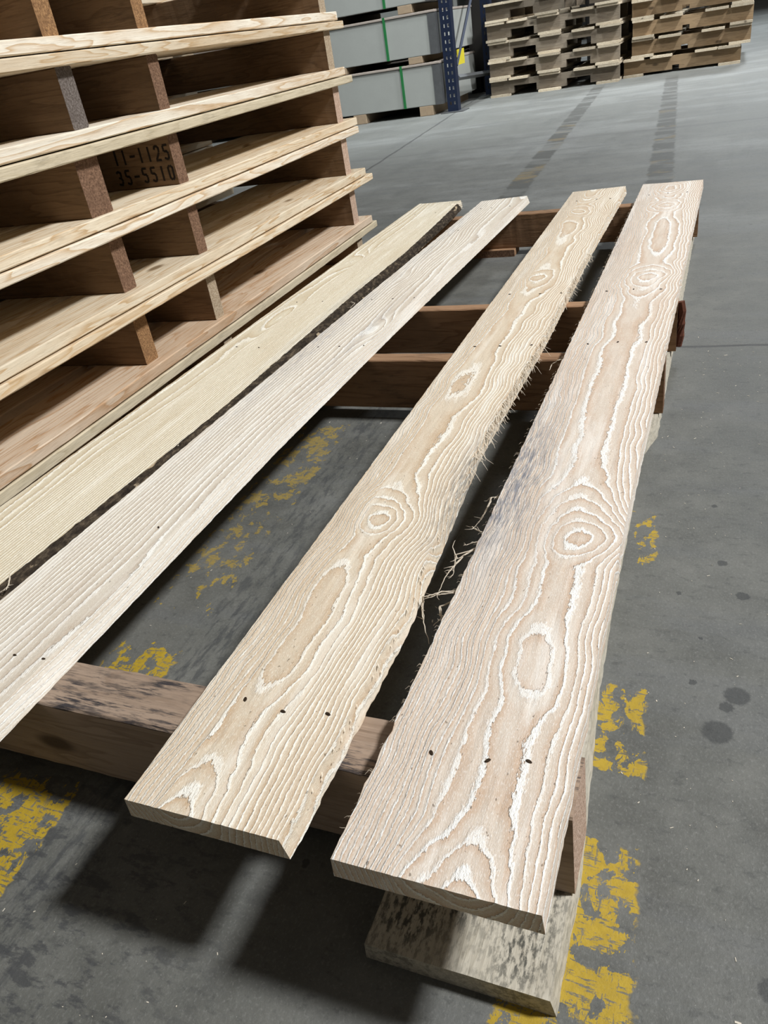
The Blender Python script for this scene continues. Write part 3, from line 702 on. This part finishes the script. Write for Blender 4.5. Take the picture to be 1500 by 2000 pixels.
far_stack(-1.625, 6.80, .0, 5, .131, 1.02, [(0, .155), (.12 + .04, .315), (.41, .57), (.665, .835), (.86, 1.02)], [(0, .17), (.40, .575), (.85, 1.02)],
          [(.19, .375), (.615, .80)], .052, 'far_stringer_grey', 'weathered pallet, %s, in the notched stack beside the rack', 'pallets in the middle far stack', 300)
far_stack(-.535, 6.99, .0, 5, .128, .845, [(0, .155), (.19, .35), (.51, .67), (.69, .845)], [(0, .155), (.69, .845)],
          [(.36, .41)], .03, 'far_stringer_tan', 'tan pallet, %s, in the far right stack', 'pallets in the right far stack', 400, shift0=-.058)

# ================================================================ CRATES ON THE LEFT
def crate(x0, x1, y0, y1, z0, z1, zs, label, straps, skids, grp, lidm='crate_lid'):
    c = empty('shipping_crate', ((x0 + x1) / 2, y0, zs)); tag(c, label, 'crate', grp)
    X0, X1 = x0 - (x0 + x1) / 2, x1 - (x0 + x1) / 2; D = y1 - y0; a, b = z0 - zs, z1 - zs
    bm = bmesh.new(); add_box(bm, X0, X1, 0, D, a, b - .016, .004); from_bm('body', bm, M['crate'], c)
    bm = bmesh.new(); add_box(bm, X0 - .004, X1 + .004, -.008, D + .008, b - .0155, b, .003); from_bm('lid', bm, M[lidm], c)
    bm = bmesh.new()                                        # steel angle wrapped round the front corner
    add_box(bm, X1 - .055, X1 + .004, -.005, -.0005, a, b - .018); add_box(bm, X1 + .0005, X1 + .005, -.004, .06, a, b - .018)
    from_bm('corner_protector', bm, M['zinc'], c)
    for s in straps:
        bm = bmesh.new(); xs = s - (x0 + x1) / 2
        add_box(bm, xs - .009, xs + .009, -.0105, -.0005, a, b); add_box(bm, xs - .009, xs + .009, -.0105, D + .0105, b + .0002, b + .0022); from_bm('strap', bm, M['strap'], c)
    for s in skids:
        bm = bmesh.new(); xs = s - (x0 + x1) / 2; add_box(bm, xs - .055, xs + .055, .0, D, 0, a - .0005, .004); from_bm('skid', bm, M['skid'], c)
Y0 = 6.02
crate(-4.25, -1.80, Y0, 7.0, .068, .352, 0, 'lowest grey crate of the strapped pile beside the navy rack post, on the floor', [-2.10, -3.3], [-1.935, -2.49, -3.3, -4.0], 'grey strapped crates')
crate(-4.25, -1.80, Y0, 7.0, .400, .675, .3545, 'middle grey crate of the strapped pile beside the navy rack post', [-2.19, -3.35], [-1.98, -2.60, -3.3, -4.0], 'grey strapped crates')
crate(-4.25, -1.80, Y0, 7.0, .730, 1.00, .6775, 'top grey crate of the strapped pile, cut by the top of the photo', [-2.17, -3.35], [-2.02, -2.64, -3.3, -4.0], 'grey strapped crates')
crate(-4.25, -2.07, 7.35, 8.3, .068, .352, 0, 'lower pale crate behind the rack frame, seen beside the navy post', [-2.4], [-2.2, -3.0], 'crates behind the rack frame')
crate(-4.25, -2.07, 7.35, 8.3, .400, .80, .3545, 'upper pale crate behind the rack frame, seen beside the navy post', [-2.4], [-2.2, -3.0], 'crates behind the rack frame')

# ---------------------------------------------------------------- rack upright
rack = empty('rack_upright', (-1.735, 6.06, 0)); tag(rack, 'navy blue steel rack upright with punched slots between the grey crates and the pallets', 'rack')
def post(parent, px, py, H, seed):
    bm = bmesh.new(); w = .082; d = .07; t = .003
    add_box(bm, px - w / 2, px - w / 2 + t, py, py + d, .006, H); add_box(bm, px + w / 2 - t, px + w / 2, py, py + d, .006, H)
    # front plate with real slots
    xs = [-w / 2 + t, -.020, -.009, .012, .023, w / 2 - t]; zz = [.006]; z = .05
    while z < H - .05: zz += [z, z + .022]; z += .05
    zz.append(H); vg = [[bm.verts.new((px + x, py, zv)) for x in xs] for zv in zz]
    for i in range(len(zz) - 1):
        for j in range(5):
            if i % 2 == 1 and j in (1, 3) and i < len(zz) - 2: continue
            bm.faces.new((vg[i][j], vg[i][j + 1], vg[i + 1][j + 1], vg[i + 1][j]))
    return from_bm('post', bm, M['rack'], parent)
pf = post(rack, 0, 0, 2.6, 1); pr = post(rack, .02, 1.06, 2.6, 2)
bm = bmesh.new(); z = .05; i = 0                             # pale plates standing in for lit crates behind the slots
while z < 2.5:
    if (i * 7) % 5 != 3: add_box(bm, .011, .024, .008, .010, z + .001, z + .021)
    if (i * 5) % 7 == 2: add_box(bm, -.021, -.010, .008, .010, z + .004, z + .018)
    z += .05; i += 1
from_bm('slot_light_plates', bm, M['rack_hole'], pf)
bm = bmesh.new(); add_box(bm, .028, .034, .12, .30, .30, .40); o = from_bm('load_sign', bm, M['label_yellow'], rack); o['label'] = 'small yellow sign'
for py in (0, 1.06):
    bm = bmesh.new(); add_box(bm, -.085, .095, py - .05, py + .11, 0, .006, .002); from_bm('foot_plate', bm, M['zinc'], rack)
bm = bmesh.new(); tube(bm, [(.035, .07, .22), (.045, 1.06, .17)], .020, .020, 4); from_bm('brace', bm, M['zinc'], rack)
bm = bmesh.new(); tube(bm, [(.035, .07, .30), (.045, 1.06, 1.1)], .012, .012, 4); from_bm('brace', bm, M['rack'], rack)
bm = bmesh.new(); tube(bm, [(.035, .07, 1.9), (.045, 1.06, 1.2)], .012, .012, 4); from_bm('brace', bm, M['rack'], rack)

# dark blocks added to imitate shade in the rack bay and stack gap
def filler(x0, x1, y0, y1, h, label):
    L = empty('shade_filler', ((x0 + x1) / 2, (y0 + y1) / 2, 0)); tag(L, label, 'filler'); a, b = (x1 - x0) / 2, (y1 - y0) / 2
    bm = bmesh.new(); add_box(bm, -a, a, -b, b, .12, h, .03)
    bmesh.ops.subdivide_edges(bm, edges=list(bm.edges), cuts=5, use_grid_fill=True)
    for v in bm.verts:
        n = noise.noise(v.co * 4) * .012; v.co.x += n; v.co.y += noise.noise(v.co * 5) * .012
    from_bm('shade_filler_body', bm, M['shade_dark'], L, True)
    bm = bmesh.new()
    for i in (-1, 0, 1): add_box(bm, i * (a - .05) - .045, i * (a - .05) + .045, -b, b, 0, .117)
    from_bm('shade_filler_feet', bm, M['shade_dark'], L)
filler(-1.99, -1.66, 7.5, 8.35, 2.0, 'dark load added as shade in the gap between rack post and middle pallets')
filler(-1.10, -.10, 8.45, 9.5, 2.0, 'dark load added as shade behind the gap between the two far pallet stacks')

# ================================================================ SAWDUST
bm = bmesh.new(); rnd = random.Random(21)
for _ in range(520):
    if rnd.random() < .6: x, y = rnd.uniform(.14, .40), rnd.uniform(-.1, 1.3)
    else: x, y = rnd.uniform(-.45, .1), rnd.uniform(-.15, 1.1)
    if .0 < x < .145 or .07 < y < .14 and x < .15: continue
    s = rnd.uniform(.0002, .0009) * (2 if rnd.random() < .06 else 1); a = rnd.uniform(0, 6.3); l = s * rnd.choice((.8, 1, 1.2, 2.2)); w = s * .4
    c_, s_ = math.cos(a), math.sin(a)
    vs = [bm.verts.new((x + c_ * p * l - s_ * q * w, y + s_ * p * l + c_ * q * w, z)) for z in (0, .0004) for p, q in ((-1, -1), (1, -1), (1, 1), (-1, 1))]
    for f in ((3, 2, 1, 0), (4, 5, 6, 7), (0, 1, 5, 4), (1, 2, 6, 5), (2, 3, 7, 6), (3, 0, 4, 7)): bm.faces.new([vs[i] for i in f])
o = from_bm('sawdust', bm, M['chip']); tag(o, 'pale sawdust flecks scattered on the concrete floor', 'sawdust', kind='stuff')
